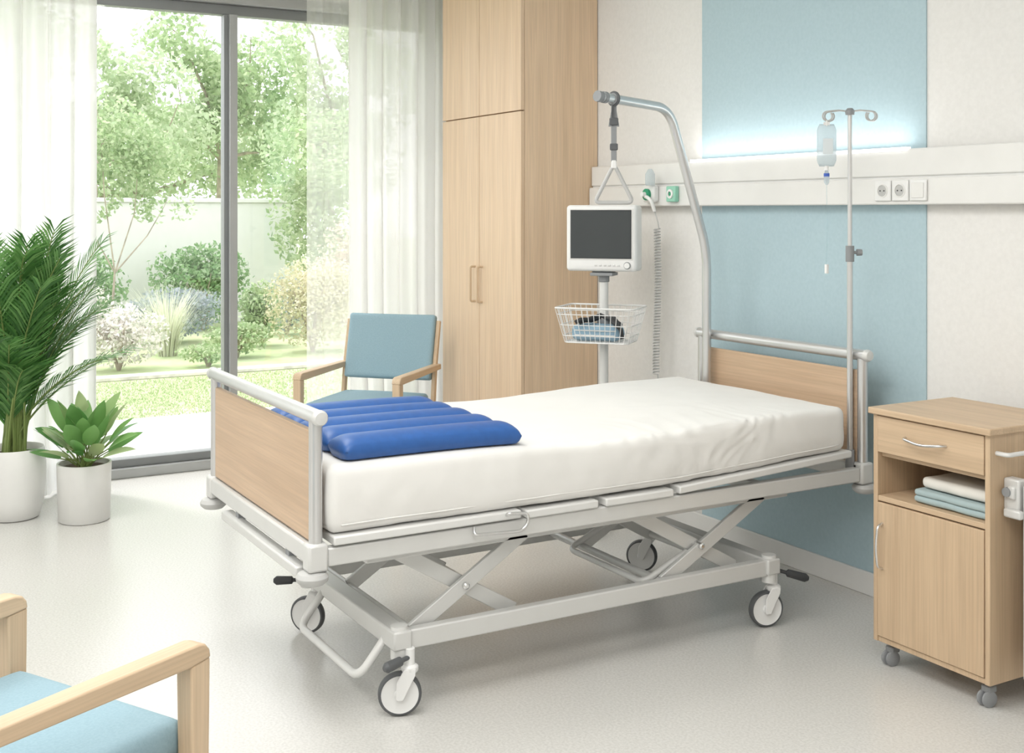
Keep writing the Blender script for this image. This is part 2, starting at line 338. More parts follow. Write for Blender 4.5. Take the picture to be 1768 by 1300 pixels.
# lower frame
BX0,BX1,BY0,BY1=-.81,-.03,.275,1.735
for x in(BX1,BX0): part('base_rail',M['paint'],lambda b:box(b,x-.018,x+.018,BY0,BY1,.190,.248),.005)
for y in(BY0,BY1): part('base_crossbar',M['paint'],lambda b:box(b,BX0-.03,BX1+.03,y-.03,y+.03,.195,.252),.006)
for x in(-.075,-.575):
    part('upper_slide_rail',M['paint'],lambda b:box(b,x-.02,x+.02,.18,1.85,.452,.487),.004)
    part('scissor_arm',M['paint'],lambda b:bar(b,(x+.012,.33,.225),(x+.012,.73,.475),.016,.048),.003)
    part('scissor_arm',M['paint'],lambda b:bar(b,(x-.012,.29,.468),(x-.012,.70,.222),.016,.048),.003)
    part('scissor_arm',M['paint'],lambda b:bar(b,(x+.012,1.28,.225),(x+.012,1.73,.475),.016,.048),.003)
    part('scissor_arm',M['paint'],lambda b:bar(b,(x-.012,1.17,.472),(x-.012,1.62,.222),.016,.048),.003)
    for y,z in((.51,.338),(1.44,.33)):
        part('pivot_bolt',M['chrome'],lambda b:lathe(b,[(.011,-.024),(.011,.024),(.006,.028),(0,.028)],amat((x+.008,y,z),(1,0,0)),14),0)
for y,z in((.33,.225),(.70,.222),(1.28,.225),(1.62,.222)):
    part('scissor_crosstube',M['paint'],lambda b:tube(b,[(-.79,y,z),(-.05,y,z)],.014,12),0)
part('actuator',M['paint2'],lambda b:(tube(b,[(-.33,.95,.455),(-.33,1.3,.46)],.016,14)),.0)
part('pedal_bar',M['paint2'],lambda b:tube(b,fil([(-.62,.27,.22),(-.60,.24,.19),(-.60,.17,.105),(-.09,.17,.105),(-.09,.24,.19),(-.10,.27,.22)],.05,8),.013,14),0)
part('pedal_bar',M['paint2'],lambda b:tube(b,fil([(-.56,1.42,.31),(-.56,1.22,.225),(-.09,1.22,.225),(-.09,1.42,.31)],.04,8),.011,14),0)
def caster(x,y,az,R_=.065,pedal='grey'):
    c=V((x,y,0)); ax=V((math.cos(az),math.sin(az),0)); tr=V((-ax.y,ax.x,0)); wc=c+V((0,0,R_))
    b=nb(); lathe(b,[(.015,.14),(.015,.2)],Matrix.Translation(c+tr*.03),16); lathe(b,[(0,.128),(.022,.128),(.026,.135),(.026,.145),(.018,.152),(0,.152)],Matrix.Translation(c+tr*.03),20)
    for s in(-1,1):
        p0=wc+ax*s*.0205; pts=[(-.013,-.008),(-.009,-.014),(.009,-.014),(.014,-.004),(.045,.058),(.047,.078),(.012,.078),(-.010,.040)]
        f=[];k=[]
        for u,v in pts: f.append(b.verts.new(p0+tr*u+V((0,0,v)))); k.append(b.verts.new(p0+ax*s*.005+tr*u+V((0,0,v))))
        b.faces.new(f); b.faces.new(k[::-1])
        for i in range(len(pts)): b.faces.new((f[i],f[(i+1)%len(pts)],k[(i+1)%len(pts)],k[i]))
    f0=obj('caster',b,M['white'],BED,.002)
    b=nb(); mt=amat(wc,ax); lathe(b,[(R_-.004,-.013),(R_,-.007),(R_,.007),(R_-.004,.013),(R_-.009,.014),(R_-.009,-.014)],mt,40,closed=True); obj('tyre',b,M['mid'],f0)
    b=nb(); lathe(b,[(0,-.016),(.014,-.016),(.017,-.010),(R_-.019,-.010),(R_-.0085,-.013),(R_-.0085,.013),(R_-.019,.010),(.017,.010),(.014,.016),(0,.016)],mt,40); obj('wheel',b,M['white'],f0)
    return f0
def pedal(f0,p0,p1,mat):
    b=nb(); p0=V(p0);p1=V(p1); tube(b,[p0,p0.lerp(p1,.35),p0.lerp(p1,.4),p0.lerp(p1,.9),p1],[.007,.007,.014,.016,.008],12); obj('brake_pedal',b,mat,f0)
c1=caster(-.015,.27,math.radians(-22)); pedal(c1,(.0,.30,.175),(.03,.20,.165),M['mid'])
c2=caster(-.81,.275,math.radians(-48)); pedal(c2,(-.81,.26,.19),(-.87,.17,.185),M['dark'])
c3=caster(-.04,1.73,math.radians(-15)); pedal(c3,(-.03,1.76,.205),(.03,1.87,.17),M['dark'])
c4=caster(-.80,1.735,math.radians(-48)); pedal(c4,(-.80,1.76,.2),(-.77,1.85,.18),M['dark'])
for x in(BX0,BX1):
    for y in(BY0,BY1): part('caster_mount',M['paint2'],lambda b:tube(b,[(x,y,.165),(x,y,.262)],.026,16),0)
# ------------------------------------------------------------------ mattress
def gridbox(x0,x1,y0,y1,z0,z1,st,rr,fn):
    b=nb(); nx=max(2,round((x1-x0)/st));ny=max(2,round((y1-y0)/st));nz=max(2,round((z1-z0)/st)); D={}
    def vt(i,j,k):
        if (i,j,k) not in D:
            p=V((x0+(x1-x0)*i/nx,y0+(y1-y0)*j/ny,z0+(z1-z0)*k/nz))
            q=V((min(max(p.x,x0+rr),x1-rr),min(max(p.y,y0+rr),y1-rr),min(max(p.z,z0+rr),z1-rr))); v=p-q
            n=v.normalized() if v.length>0 else V((0,0,1)); pp=q+n*rr; D[(i,j,k)]=b.verts.new(fn(pp,n))
        return D[(i,j,k)]
    for i in range(nx):
        for j in range(ny):
            for k in(0,nz): b.faces.new((vt(i,j,k),vt(i+1,j,k),vt(i+1,j+1,k),vt(i,j+1,k)))
    for i in range(nx):
        for k in range(nz):
            for j in(0,ny): b.faces.new((vt(i,j,k),vt(i+1,j,k),vt(i+1,j,k+1),vt(i,j,k+1)))
    for j in range(ny):
        for k in range(nz):
            for i in(0,nx): b.faces.new((vt(i,j,k),vt(i,j+1,k),vt(i,j+1,k+1),vt(i,j,k+1)))
    return b
Z0,Z1=.572,.768
def dipf(y): return -.020*math.exp(-((y-1.05)/.36)**2)
def mfn(p,n):
    y=p.y; h=(p.z-Z0)/(Z1-Z0)
    dip=dipf(y)*h+.004*max(0,min(1,(y-1.3)/.4))*h
    lift=(.040*max(0,(y-1.285)/.83))*(1-h)
    e=math.exp(-((y-1.42)/.34)**2); wr=.0; amp=max(0,min(1,(y-.75)/.25))
    cx=p.x+.02; fold=noise.noise(V((y*11+2.6*noise.noise(V((y*3.5,cx*3,p.z*5))),cx*3.5-p.z*8,2.0)))
    fold=max(0,.26-abs(fold))*3.8; f2=noise.noise(V((y*21+cx*6,cx*5-p.z*13,7.0)))
    if n.x>.2:
        wr+=e*amp*(.0075*(fold-.5)+.003*f2)*(.35+.65*h)
        wr+=.005*noise.noise(V((y*4,p.z*9,4)))+.002*noise.noise(V((y*16,p.z*14,9)))
        wr+=.009*math.sin(PI*max(0,min(1,h)))
    if n.z>.5:
        wr+=e*amp*(.0060*(fold-.5)+.003*f2)*math.exp(-abs(cx)/.24)
        wr+=amp*(.003*noise.noise(V((p.x*3,y*3,0)))+.0016*noise.noise(V((p.x*14,y*10,3))))
    if n.y<-.5 or n.y>.5: wr+=.003*noise.noise(V((p.x*8,p.z*8,2)))
    q=p+n*wr; q.z+=dip+lift
    if n.z<-.5: q.z=max(q.z,Z0+.001+lift)
    return q
b=gridbox(-.975,.014,.035,2.07,Z0,Z1,.010,.030,mfn)
MT=tag(obj('mattress',b,M['sheet'],None,0,ang=180),'thick mattress in a white fitted sheet lying on the hospital bed','mattress')
b=nb(); ypts=[.07+i*(2.03-.07)/40 for i in range(41)]
tube(b,[(.020+.002*math.sin(y*20)-MT.location.x,y-MT.location.y,.600+.040*max(0,(y-1.285)/.83)-MT.location.z) for y in ypts],.0022,6); obj('sheet_hem',b,M['sheet'],MT,0,world=False,ang=180)
# ------------------------------------------------------------------ blue cushion: five parallel inflated tubes with a flat seam edge
cx0,cx1,cy0,cy1=-.745,-.012,.09,.70; NT=5; sub=26; nx=NT*sub; ny=72
b=nb(); T=[];Bm=[]
for i in range(nx+1):
    u=i/nx; ph=(i%sub)/sub; lob=max(0,1-(2*ph-1)**2)**.5 if 0<i%sub else 0.0
    rt=[];rb=[]
    for j in range(ny+1):
        v=j/ny; w_=abs(2*v-1); e=max(0,1-max(0,(w_-.80)/.20)**2.4)**.5
        x=cx0+(cx1-cx0)*(.5+(u-.5)*(1-.012*(1-w_**6)))
        y=cy0+(cy1-cy0)*v - math.copysign(.010*(1-lob)*min(1,max(0,(w_-.8)/.2)),v-.5)
        inner=0<i<nx and 0<j<ny
        hh=(.003+.036*lob*e) if inner else 0
        z=.7725+dipf(y)
        rt.append(b.verts.new((x,y,z+.026+hh))); rb.append(b.verts.new((x,y,z+.026-min(.0255,hh*1.3))) if inner else rt[-1])
    T.append(rt);Bm.append(rb)
for i in range(nx):
    for j in range(ny):
        b.faces.new((T[i][j],T[i+1][j],T[i+1][j+1],T[i][j+1]))
        f=[Bm[i][j],Bm[i][j+1],Bm[i+1][j+1],Bm[i+1][j]]
        try:b.faces.new(f)
        except ValueError:pass
CU=tag(obj('seat_cushion',b,M['cushion'],None,0,ang=180),'royal blue ribbed air cushion lying on the foot end of the mattress','cushion')
# ------------------------------------------------------------------ lifting pole
LP=thing('lifting_pole','bent silver patient lifting pole rising from the far corner of the headboard','lifting pole',(-.86,2.13,.5))
b=nb(); tube(b,fil([(-.86,2.13,.5),(-.86,2.13,1.33),(-.79,1.87,1.935),(-.675,1.435,1.955)],.09,10),.0195,18); obj('pole',b,M['alu'],LP)
b=nb(); tube(b,[(-.678,1.447,1.954),(-.672,1.423,1.956)],.022,18); obj('end_cap',b,M['grey'],LP)
for t in(.80,.93):
    p=V((-.79,1.87,1.935)).lerp(V((-.675,1.435,1.955)),t); b=nb(); d=V((.115,-.435,.02)).normalized(); tube(b,[p-d*.008,p+d*.008],.0235,18); obj('stop_ring',b,M['grey'],LP)
hx,hy=-.698,1.522
TH=thing('trapeze_handle','pale triangular grab handle on a grey strap hanging from the lifting pole','grab handle',(hx,hy,1.53))
b=nb(); d=V((.115,-.435,.02)).normalized(); s_=V((-d.y,d.x,0)).normalized()
pts=[V((hx,hy,1.951))+ (s_*math.cos(a)+V((0,0,1))*math.sin(a))*.026 for a in [2*PI*k/20 for k in range(20)]]
tube(b,pts,.006,8,closed=True); obj('hanger_ring',b,M['mid'],TH)
cam_r=V((.5,.866,0))
def strap(z0,z1,w0,w1,dx=0,t=.005):
    b=nb(); c=V((hx,hy,0)); f=V((.866,-.5,0)); vs=[]
    for z,w_,o in((z0,w0,0),(z1,w1,dx)):
        for a,g in((-1,-1),(1,-1),(1,1),(-1,1)): vs.append(b.verts.new(c+cam_r*(a*w_/2+o)+f*g*t/2+V((0,0,z))))
    for fc in((3,2,1,0),(4,5,6,7),(0,1,5,4),(1,2,6,5),(2,3,7,6),(3,0,4,7)): b.faces.new([vs[i] for i in fc])
    return b
obj('strap',strap(1.70,1.925,.022,.022),M['grey'],TH,.001)
obj('strap_loop',strap(1.84,1.925,.044,.014),M['grey'],TH,.001)
obj('buckle',strap(1.845,1.875,.036,.036,t=.014),M['mid'],TH,.004)
obj('buckle',strap(1.745,1.772,.032,.032,t=.014),M['mid'],TH,.004)
c=V((hx,hy,0)); b=nb(); tube(b,fil([c+V((0,0,1.69)),c+cam_r*.078+V((0,0,1.535)),c-cam_r*.078+V((0,0,1.535))],.025,6,closed=True),.008,12,closed=True); obj('handle',b,M['bump'],TH)
obj('handle_sleeve',strap(1.672,1.705,.024,.018,t=.018),M['white'],TH,.004)
# ------------------------------------------------------------------ IV pole
px,py=-.03,2.14
IV=thing('drip_stand','thin silver drip pole with curled hooks fixed at the near headboard corner','drip pole',(px,py,.5))
b=nb(); tube(b,[(px,py,.5),(px,py,1.36)],.011,14); obj('lower_pole',b,M['alu'],IV)
b=nb(); tube(b,[(px,py,1.30),(px,py,1.875)],.0085,14); obj('upper_pole',b,M['alu'],IV)
b=nb(); tube(b,[(px,py,1.31),(px,py,1.37)],.016,14); obj('clamp',b,M['grey'],IV)
b=nb(); q=V((px,py,1.345)); tube(b,[q,q+cam_r*.025,q+cam_r*.026,q+cam_r*.045],[.006,.006,.013,.012],12); obj('clamp_knob',b,M['grey'],IV)
b=nb(); lathe(b,[(0,1.865),(.016,1.865),(.018,1.88),(.01,1.89),(0,1.89)],Matrix.Translation((px,py,0)),16); obj('hub',b,M['grey'],IV)
q=V((px,py,1.878))
for s in(-1,1):
    for dv,L in((cam_r,.085),(V((.66,.75,0)),.075)):
        pts=[q,q+dv*s*L*.5+V((0,0,.004)),q+dv*s*L]
        cc=q+dv*s*L+V((0,0,-.018)); f2=cam_r
        for k in range(1,18):
            a=PI/2-k*PI*1.75/17; pts.append(cc+f2*s*math.cos(a)*.018+V((0,0,math.sin(a)*.018)))
        b=nb(); tube(b,pts,.0032,8); obj('hook',b,M['sockgrey'],IV)
q2=q-cam_r*.088
BG=thing('infusion_bag','clear infusion bag with drip chamber hanging from the left hook','infusion bag',(q2.x,q2.y,1.52))
def bagm(w_,z0,z1,t):
    b=nb(); nu,nv=12,14; f=V((.866,-.5,0)); g=[[],[]]
    for side,sg in((0,1),(1,-1)):
        for j in range(nv+1):
            row=[]
            for i in range(nu+1):
                u=i/nu*2-1; v=j/nv; e=max(0,(1-abs(u)**3))*max(0,(1-abs(2*v-1)**4)); wd=w_*(1-.25*max(0,abs(2*v-1)-.75)/.25)
                row.append(b.verts.new(V((q2.x,q2.y,0))+cam_r*u*wd/2+f*sg*t*e*(1.2-.5*v)+V((0,0,z0+(z1-z0)*v))))
            g[side].append(row)
    for side in(0,1):
        for j in range(nv):
            for i in range(nu): b.faces.new((g[side][j][i],g[side][j][i+1],g[side][j+1][i+1],g[side][j+1][i]))
    bmesh.ops.remove_doubles(b,verts=b.verts,dist=.0005); return b
obj('bag',bagm(.074,1.670,1.830,.018),M['bagm'],BG,ang=180)
M['baglab']=plain('bag_label',(.72,.78,.81),.5)
b=nb(); c=V((q2.x,q2.y,0)); f=V((.866,-.5,0)); m4=Matrix.Translation(c+f*.0205+V((0,0,1.745)))@Matrix.Rotation(math.radians(60),4,'Z'); box(b,-.019,.019,-.0006,.0006,-.030,.030,m4); obj('bag_label',b,M['baglab'],BG)
b=nb(); tube(b,[c+V((0,0,1.82)),c+V((0,0,1.845))],.004,8); box(b,-.012,.012,-.002,.002,-.006,.006,Matrix.Translation(c+V((0,0,1.832)))@Matrix.Rotation(math.radians(60),4,'Z')); obj('hanger_tab',b,M['white'],BG)
b=nb(); tube(b,[c+V((0,0,1.672)),c+V((0,0,1.66)),c+V((0,0,1.655))],[.008,.008,.011],10); obj('port',b,M['white'],BG)
b=nb(); tube(b,[c+V((0,0,1.655)),c+V((0,0,1.64)),c+V((0,0,1.61)),c+V((0,0,1.60))],[.006,.010,.010,.004],12); obj('drip_chamber',b,M['bagm'],BG)
b=nb(); lathe(b,[(0,1.632),(.011,1.632),(.011,1.644),(0,1.644)],Matrix.Translation(c),14); obj('chamber_ring',b,M['bluep'],BG)
b=nb(); tube(b,fil([c+V((0,0,1.60)),c+V((.003,0,1.42)),c+V((-.002,0,1.30))],.1),.0012,6); obj('tube',b,M['clear'],BG)
b=nb(); box(b,c.x-.006,c.x+.006,c.y-.006,c.y+.006,1.265,1.30); obj('roller_clamp',b,M['white'],BG,.002)
# ------------------------------------------------------------------ monitor stand and monitor
mx_,my_=-1.45,1.99; maz=math.radians(-50)   # faces local +X
ST=thing('monitor_stand','white rolling monitor stand with a wire basket behind the bed','monitor stand',(mx_,my_,0),maz)
def lp(name,mat,fn,parent=ST,bev=.002,ang=38):
    b=nb(); fn(b); return obj(name,b,mat,parent,bev,world=False,ang=ang)
lp('pole',M['paint2'],lambda b:tube(b,[(0,0,.09),(0,0,1.20)],.021,18),bev=0)
lp('collar',M['grey'],lambda b:(tube(b,[(0,0,1.165),(0,0,1.20)],.026,18),box(b,-.05,.05,-.055,.055,1.195,1.210)),bev=.003)
for k in range(5): lp('base_arm',M['white'],lambda b:box(b,.03,.24,-.02,.02,.075,.10,Matrix.Rotation(k*2*PI/5,4,'Z')),bev=.006)
lp('base_hub',M['white'],lambda b:lathe(b,[(0,.07),(.05,.07),(.05,.10),(.03,.125),(0,.125)],Matrix(),24),bev=0)
for k in range(5):
    a=k*2*PI/5; p=V((math.cos(a)*.23,math.sin(a)*.23,0))
    cs=lp('caster',M['mid'],lambda b:(tube(b,[p+V((0,0,.05)),p+V((0,0,.08))],.012,12),box(b,p.x-.016,p.x+.016,p.y-.016,p.y+.016,.045,.062)),bev=.003)
    b=nb(); lathe(b,[(0,-.012),(.022,-.012),(.0275,-.008),(.0275,.008),(.022,.012),(0,.012)],amat((p.x,p.y,.0275),(-math.sin(a+.5),math.cos(a+.5),0)),20); obj('wheel',b,M['dark'],cs,world=False)
def basket(b):
    def rect(hx_,hy_,z,r=.003,cx=.05): tube(b,fil([(cx-hx_,-hy_,z),(cx+hx_,-hy_,z),(cx+hx_,hy_,z),(cx-hx_,hy_,z)],.03,5,closed=True),r,8,closed=True)
    rect(.135,.19,1.05,.0042); rect(.127,.182,1.02,.002); rect(.115,.17,.97,.002); rect(.105,.16,.92,.002); rect(.098,.152,.888,.003)
    for i in range(13):
        t=-1+2*i/12
        for s in(-1,1): tube(b,[(.05+s*.135,t*.17,1.05),(.05+s*.098,t*.135,.888)],.0016,6)
    for i in range(9):
        t=-1+2*i/8
        for s in(-1,1): tube(b,[(.05+t*.12,s*.19,1.05),(.05+t*.085,s*.152,.888)],.0016,6)
        tube(b,[(.05+t*.085,-.15,.888),(.05+t*.085,.15,.888)],.0016,6)
    for i in range(7):
        t=-1+2*i/6; tube(b,[(-.045,t*.14,.888),(.145,t*.14,.888)],.0016,6)
lp('basket',M['white'],basket,bev=0)
lp('basket_bracket',M['grey'],lambda b:box(b,-.028,.028,-.028,.028,.95,.99),bev=.004)
fwd=V((math.cos(maz),math.sin(maz),0)); sd=V((-math.sin(maz),math.cos(maz),0))
MO=thing('patient_monitor','white patient monitor with dark blank screen on the rolling stand','monitor',(mx_,my_,1.211),maz)
b=gridbox(-.06,.055,-.172,.172,.006,.319,.014,.016,lambda p,n:V((p.x,p.y,p.z))); obj('housing',b,M['white'],MO,0,world=False,ang=180)
lp('bezel',M['rail'],lambda b:box(b,.050,.0575,-.155,.155,.060,.302),MO,.003)
lp('screen',M['screen'],lambda b:box(b,.0565,.0595,-.145,.145,.070,.292),MO,.001)
lp('screen_rim',M['dark'],lambda b:box(b,.055,.0585,-.149,.149,.066,.296),MO,.001)
lp('knob',M['white'],lambda b:lathe(b,[(.014,0),(.013,.012),(0,.013)],amat((.055,.128,.035),(1,0,0)),20),MO,0)
lp('knob_ring',M['grey'],lambda b:lathe(b,[(.017,0),(.017,.003),(0,.003)],amat((.055,.128,.035),(1,0,0)),24),MO,0)
for i in range(6): lp('button',M['alu'],lambda b:box(b,.054,.058,-.03+i*.022,-.018+i*.022,.031,.038),MO,.001)
lp('foot',M['grey'],lambda b:box(b,-.03,.03,-.05,.05,0,.010),MO,.002)
cb=thing('blood_pressure_cuff','folded pale blue cuff with black tubing lying in the wire basket','pressure cuff',(mx_+fwd.x*.05,my_+fwd.y*.05,.893),maz)
b=gridbox(-.07,.07,-.13,.10,.0,.075,.012,.03,lambda p,n:p+n*.004*noise.noise(p*30)); obj('cuff',b,M['cuff'],cb,0,world=False,ang=180)
for z in(.028,.05): lp('fold_seam',M['white'],lambda b:tube(b,fil([(-.06,-.12,z),(.071,-.12,z),(.071,.09,z),(-.06,.09,z)],.03),.003,6),cb,0)
b=nb()
pts=[V((.03+.06*math.cos(t*.7),-.10+.20*t/9,.088+.022*math.sin(PI*t/9)+.006*math.sin(t*2))) for t in range(10)]; tube(b,pts+[V((.09,.12,.06)),V((.085,.125,.02))],[.010]*12,10)
tube(b,[p+V((-.03,.01,-.004)) for p in pts],.012,10); obj('rubber_tubing',b,M['dark'],cb,0,world=False,ang=180)
# ------------------------------------------------------------------ armchairs
def armchair(loc,az,label):
    t=thing('armchair',label,'chair',(loc[0],loc[1],0),az,'oak armchairs with blue upholstery')
    def L(name,mat,fn,bev=.003,parent=t):
        b=nb(); fn(b); return obj(name,b,mat,parent,bev,world=False)
    for s in(-1,1):
        def prism(b,poly,w_,y=s*.277):
            A=[b.verts.new((x,y-w_/2,z)) for x,z in poly]; B=[b.verts.new((x,y+w_/2,z)) for x,z in poly]
            b.faces.new(A); b.faces.new(B[::-1])
            for i in range(len(poly)): b.faces.new((A[i],A[(i+1)%len(poly)],B[(i+1)%len(poly)],B[i]))
        L('arm',M['oak_chair'],lambda b:prism(b,[(-.30,.632),(-.30,.662),(.262,.662),(.280,.657),(.290,.645),(.293,.628),(.24,.622)],.046),.004)
        L('leg',M['oak_chairZ'],lambda b:prism(b,[(.293,.6285),(.285,.0),(.255,.0),(.243,.6225)],.042),.004)
        L('leg',M['oak_chairZ'],lambda b:prism(b,[(-.285,0),(-.255,0),(-.235,.42),(-.268,.64),(-.333,.895),(-.358,.89),(-.30,.64),(-.27,.42)],.022,s*.268),.004)
        L('side_rail',M['oak_chair'],lambda b:box(b,-.25,.26,s*.277-.012,s*.277+.012,.38,.43))
    L('front_rail',M['oak_chairZ'],lambda b:box(b,.245,.268,-.265,.265,.38,.43)); L('rear_rail',M['oak_chairZ'],lambda b:box(b,-.262,-.24,-.265,.265,.38,.43))
    b=gridbox(-.245,.275,-.252,.252,.43,.507,.016,.024,lambda p,n:p+V((0,0,.010*(1-(p.y/.252)**2)*(1-(p.x/.27)**2)*(n.z>.3)))); s_=obj('seat',b,M['fab'],t,0,world=False,ang=180)
    mt=Matrix.Translation((-.295,0,.745))@Matrix.Rotation(math.radians(-14),4,'Y')
    b=gridbox(-.026,.026,-.257,.257,-.175,.185,.014,.014,lambda p,n:V((p.x-.012*(1-(p.y/.262)**2)+.006*(n.x>.3)*(1-(p.y/.26)**2),p.y,p.z)))
    b.transform(mt); obj('backrest',b,M['fab'],t,0,world=False,ang=180)
    return t
armchair((-2.64,1.29),math.radians(-47),'oak armchair with blue seat and back, behind the bed by the window')
armchair((.782,-.955),math.radians(119),'oak armchair with blue seat in the near foreground, partly cut off')
# ------------------------------------------------------------------ bedside cabinet
CB=thing('bedside_cabinet','light oak bedside cabinet on casters with drawer, open shelf and door','cabinet',(.63,2.0,0))
x0,x1,y0,y1=.403,.858,1.80,2.19
bp=lambda n,m,*a,bevel=.002,parent=CB:bx(n,m,parent,*a,bevel=bevel)
bp('side_panel',M['oak_cab'],x0,x0+.018,y0+.0,y1,.08,.83); bp('side_panel',M['oak_cab'],x1-.018,x1,y0,y1,.08,.83)
bp('top',M['oak_cabX'],x0-.012,x1+.012,y0-.014,y1+.01,.83,.852,bevel=.004)
bp('back_panel',M['oak_cab'],x0+.018,x1-.018,y1-.012,y1,.08,.83); bp('bottom_panel',M['oak_cab'],x0+.018,x1-.018,y0+.003,y1-.012,.08,.098)
bp('shelf',M['oak_cabX'],x0+.018,x1-.018,y0+.002,y1-.012,.545,.563); bp('divider',M['oak_cabX'],x0+.018,x1-.018,y0+.02,y1-.012,.69,.705)
d=bp('drawer',M['oak_cabX'],x0+.020,x1-.020,y0-.003,y0+.016,.707,.826)
b=nb(); xm=(x0+x1)/2-.01; tube(b,fil([(xm-.08,y0-.003,.772),(xm-.07,y0-.026,.772),(xm,y0-.032,.762),(xm+.07,y0-.026,.772),(xm+.08,y0-.003,.772)],.03),.0045,10); obj('handle',b,M['chrome'],d)
d=bp('door',M['oak_cab'],x0+.020,x1-.020,y0-.003,y0+.016,.10,.541)
b=nb(); xh=x0+.042; tube(b,fil([(xh,y0-.003,.325),(xh,y0-.026,.335),(xh,y0-.034,.40),(xh,y0-.026,.465),(xh,y0-.003,.475)],.03),.0045,10); obj('handle',b,M['chrome'],d)
for x,y in((x0+.04,y0+.045),(x1-.04,y0+.045),(x0+.04,y1-.045),(x1-.04,y1-.045)):
    b=nb(); box(b,x-.016,x+.016,y-.016,y+.020,.042,.064); tube(b,[(x,y,.06),(x,y,.08)],.012,12); cs=obj('caster',b,M['grey'],CB,.005)
    for s in(-1,1):
        b=nb(); lathe(b,[(0,-.006),(.020,-.006),(.025,-.003),(.025,.003),(.020,.006),(0,.006)],amat((x+s*.010,y-.008,.025),(1,-.25,0)),24); obj('wheel',b,M['grey'],cs)
b=nb(); tube(b,fil([(x1,1.83,.775),(x1+.04,1.83,.775),(x1+.04,2.15,.775),(x1,2.15,.775)],.015),.007,12); obj('side_bar',b,M['paint2'],CB)
b=nb(); box(b,x1,x1+.055,1.86,1.90,.60,.70); box(b,x1+.01,x1+.07,1.845,1.865,.585,.612); box(b,x1+.02,x1+.045,1.85,1.91,.64,.68); obj('bracket',b,M['paint'],CB,.006)
b=nb(); tube(b,[(x1+.02,1.845,.66),(x1+.02,1.87,.66)],.014,14); obj('bracket_knob',b,M['grey'],CB)
bp('folding_tray',M['white'],x1+.067,x1+.087,1.86,2.2,.11,.69,bevel=.006)
def towel(name,mat,tx0,tx1,ty0,ty1,tz0,tz1,layers,label):
    b=nb()
    H_=(tz1-tz0)/layers
    for k in range(layers):
        g=gridbox(tx0,tx1,ty0,ty1,tz0+k*H_,tz0+(k+1)*H_,.007,H_*.44,lambda p,n:p+V((.002*noise.noise(p*25+V((0,0,k))),.003*noise.noise(p*20+V((5,0,k))),.0018*noise.noise(p*16)-.0002)))
        me=bpy.data.meshes.new('t'); g.to_mesh(me); g.free(); b.from_mesh(me)
    return tag(obj(name,b,mat,None,0,ang=180),label,'towel')
towel('folded_towel',M['towelb'],.548,.832,1.825,2.05,.5655,.607,2,'folded grey blue towel on the cabinet shelf, under the white one')
towel('folded_towel',M['towelw'],.560,.828,1.845,2.04,.6105,.646,1,'folded off white towel on top of the grey blue towel on the shelf')
# ------------------------------------------------------------------ plants
PX,PY=-3.04,-.42
P1=thing('potted_palm','tall feathery dark green palm in a round white pot','potted plant',(PX,PY,0))
b=nb(); lathe(b,[(0,0),(.105,0),(.120,.008),(.140,.08),(.150,.18),(.150,.27),(.143,.335),(.138,.345),(.131,.338),(.128,.30),(0,.30)],Matrix.Translation((PX,PY,0)),56,cap=False); obj('pot',b,M['pot'],P1,ang=60)
b=nb(); lathe(b,[(0,.315),(.08,.318),(.129,.306)],Matrix.Translation((PX,PY,0)),32,cap=False); obj('soil',b,M['soil'],P1)
rng=random.Random(9); bl=nb(); st=nb()
def clampx(p):
    if p.x<-3.33: p.x=-3.33-(-3.33-p.x)*.05
    return p
for i in range(34):
    az=rng.uniform(0,2*PI) if i>13 else math.radians(60)+rng.uniform(-1.0,1.0)
    if i<13: h=rng.uniform(.80,1.26)
    elif i<24: h=rng.uniform(.80,1.22)
    else: h=rng.uniform(.38,.75)
    reach=rng.uniform(.14,.44)*(1.45-.55*h); droop=rng.uniform(.0,.09)
    o=V((PX+rng.uniform(-.05,.05),PY+rng.uniform(-.05,.05),.31)); d=V((math.cos(az),math.sin(az),0)); pts=[]
    for k in range(15):
        t=k/14; pts.append(clampx(o+d*reach*t**1.5*(1.12)+V((0,0,h*(t-.10*t**3)-droop*t**4))))
    tube(st,pts,[.0055*(1-.8*k/14)+.0012 for k in range(15)],6)
    nl=29
    for q_ in range(nl):
        t=.32+.68*q_/(nl-1); k=min(13,int(t*14)); f=t*14-k; p=pts[k].lerp(pts[k+1],f); T_=(pts[k+1]-pts[k]).normalized()
        sdv=T_.cross(V((0,0,1))); sdv=sdv.normalized() if sdv.length>.05 else V((-d.y,d.x,0))
        Ln=(.08+.18*math.sin(PI*min(1,(t-.25)/.75*.82+.1)))*rng.uniform(.85,1.1)
        for s in(-1,1):
            D=(sdv*s*.72+T_*.95+V((0,0,rng.uniform(-.08,.12)))).normalized(); wv=D.cross(T_).cross(D).normalized()*.0058
            a=p; c1_=p+D*Ln*.45+V((0,0,.008)); e_=p+D*Ln+V((0,0,-.12*Ln))
            vs=[clampx(x_) for x_ in(a-wv*.4,a+wv*.4,c1_+wv,c1_-wv,e_)]
            v=[bl.verts.new(x_) for x_ in vs]; bl.faces.new((v[0],v[1],v[2],v[3])); bl.faces.new((v[3],v[2],v[4]))
for i in range(6):
    a=i*1.05; tube(st,[(PX+.03*math.cos(a),PY+.03*math.sin(a),.30),(PX+.035*math.cos(a),PY+.035*math.sin(a),.52),(PX+.05*math.cos(a),PY+.05*math.sin(a),.72)],[.010,.008,.005],8)
obj('stem',st,M['cane'],P1); obj('foliage',bl,M['palm'],P1,ang=180,recalc=False)
QX,QY=-2.82,-.128
P2=thing('potted_broadleaf','low broad leafed green plant in a small white cylinder pot','potted plant',(QX,QY,0))
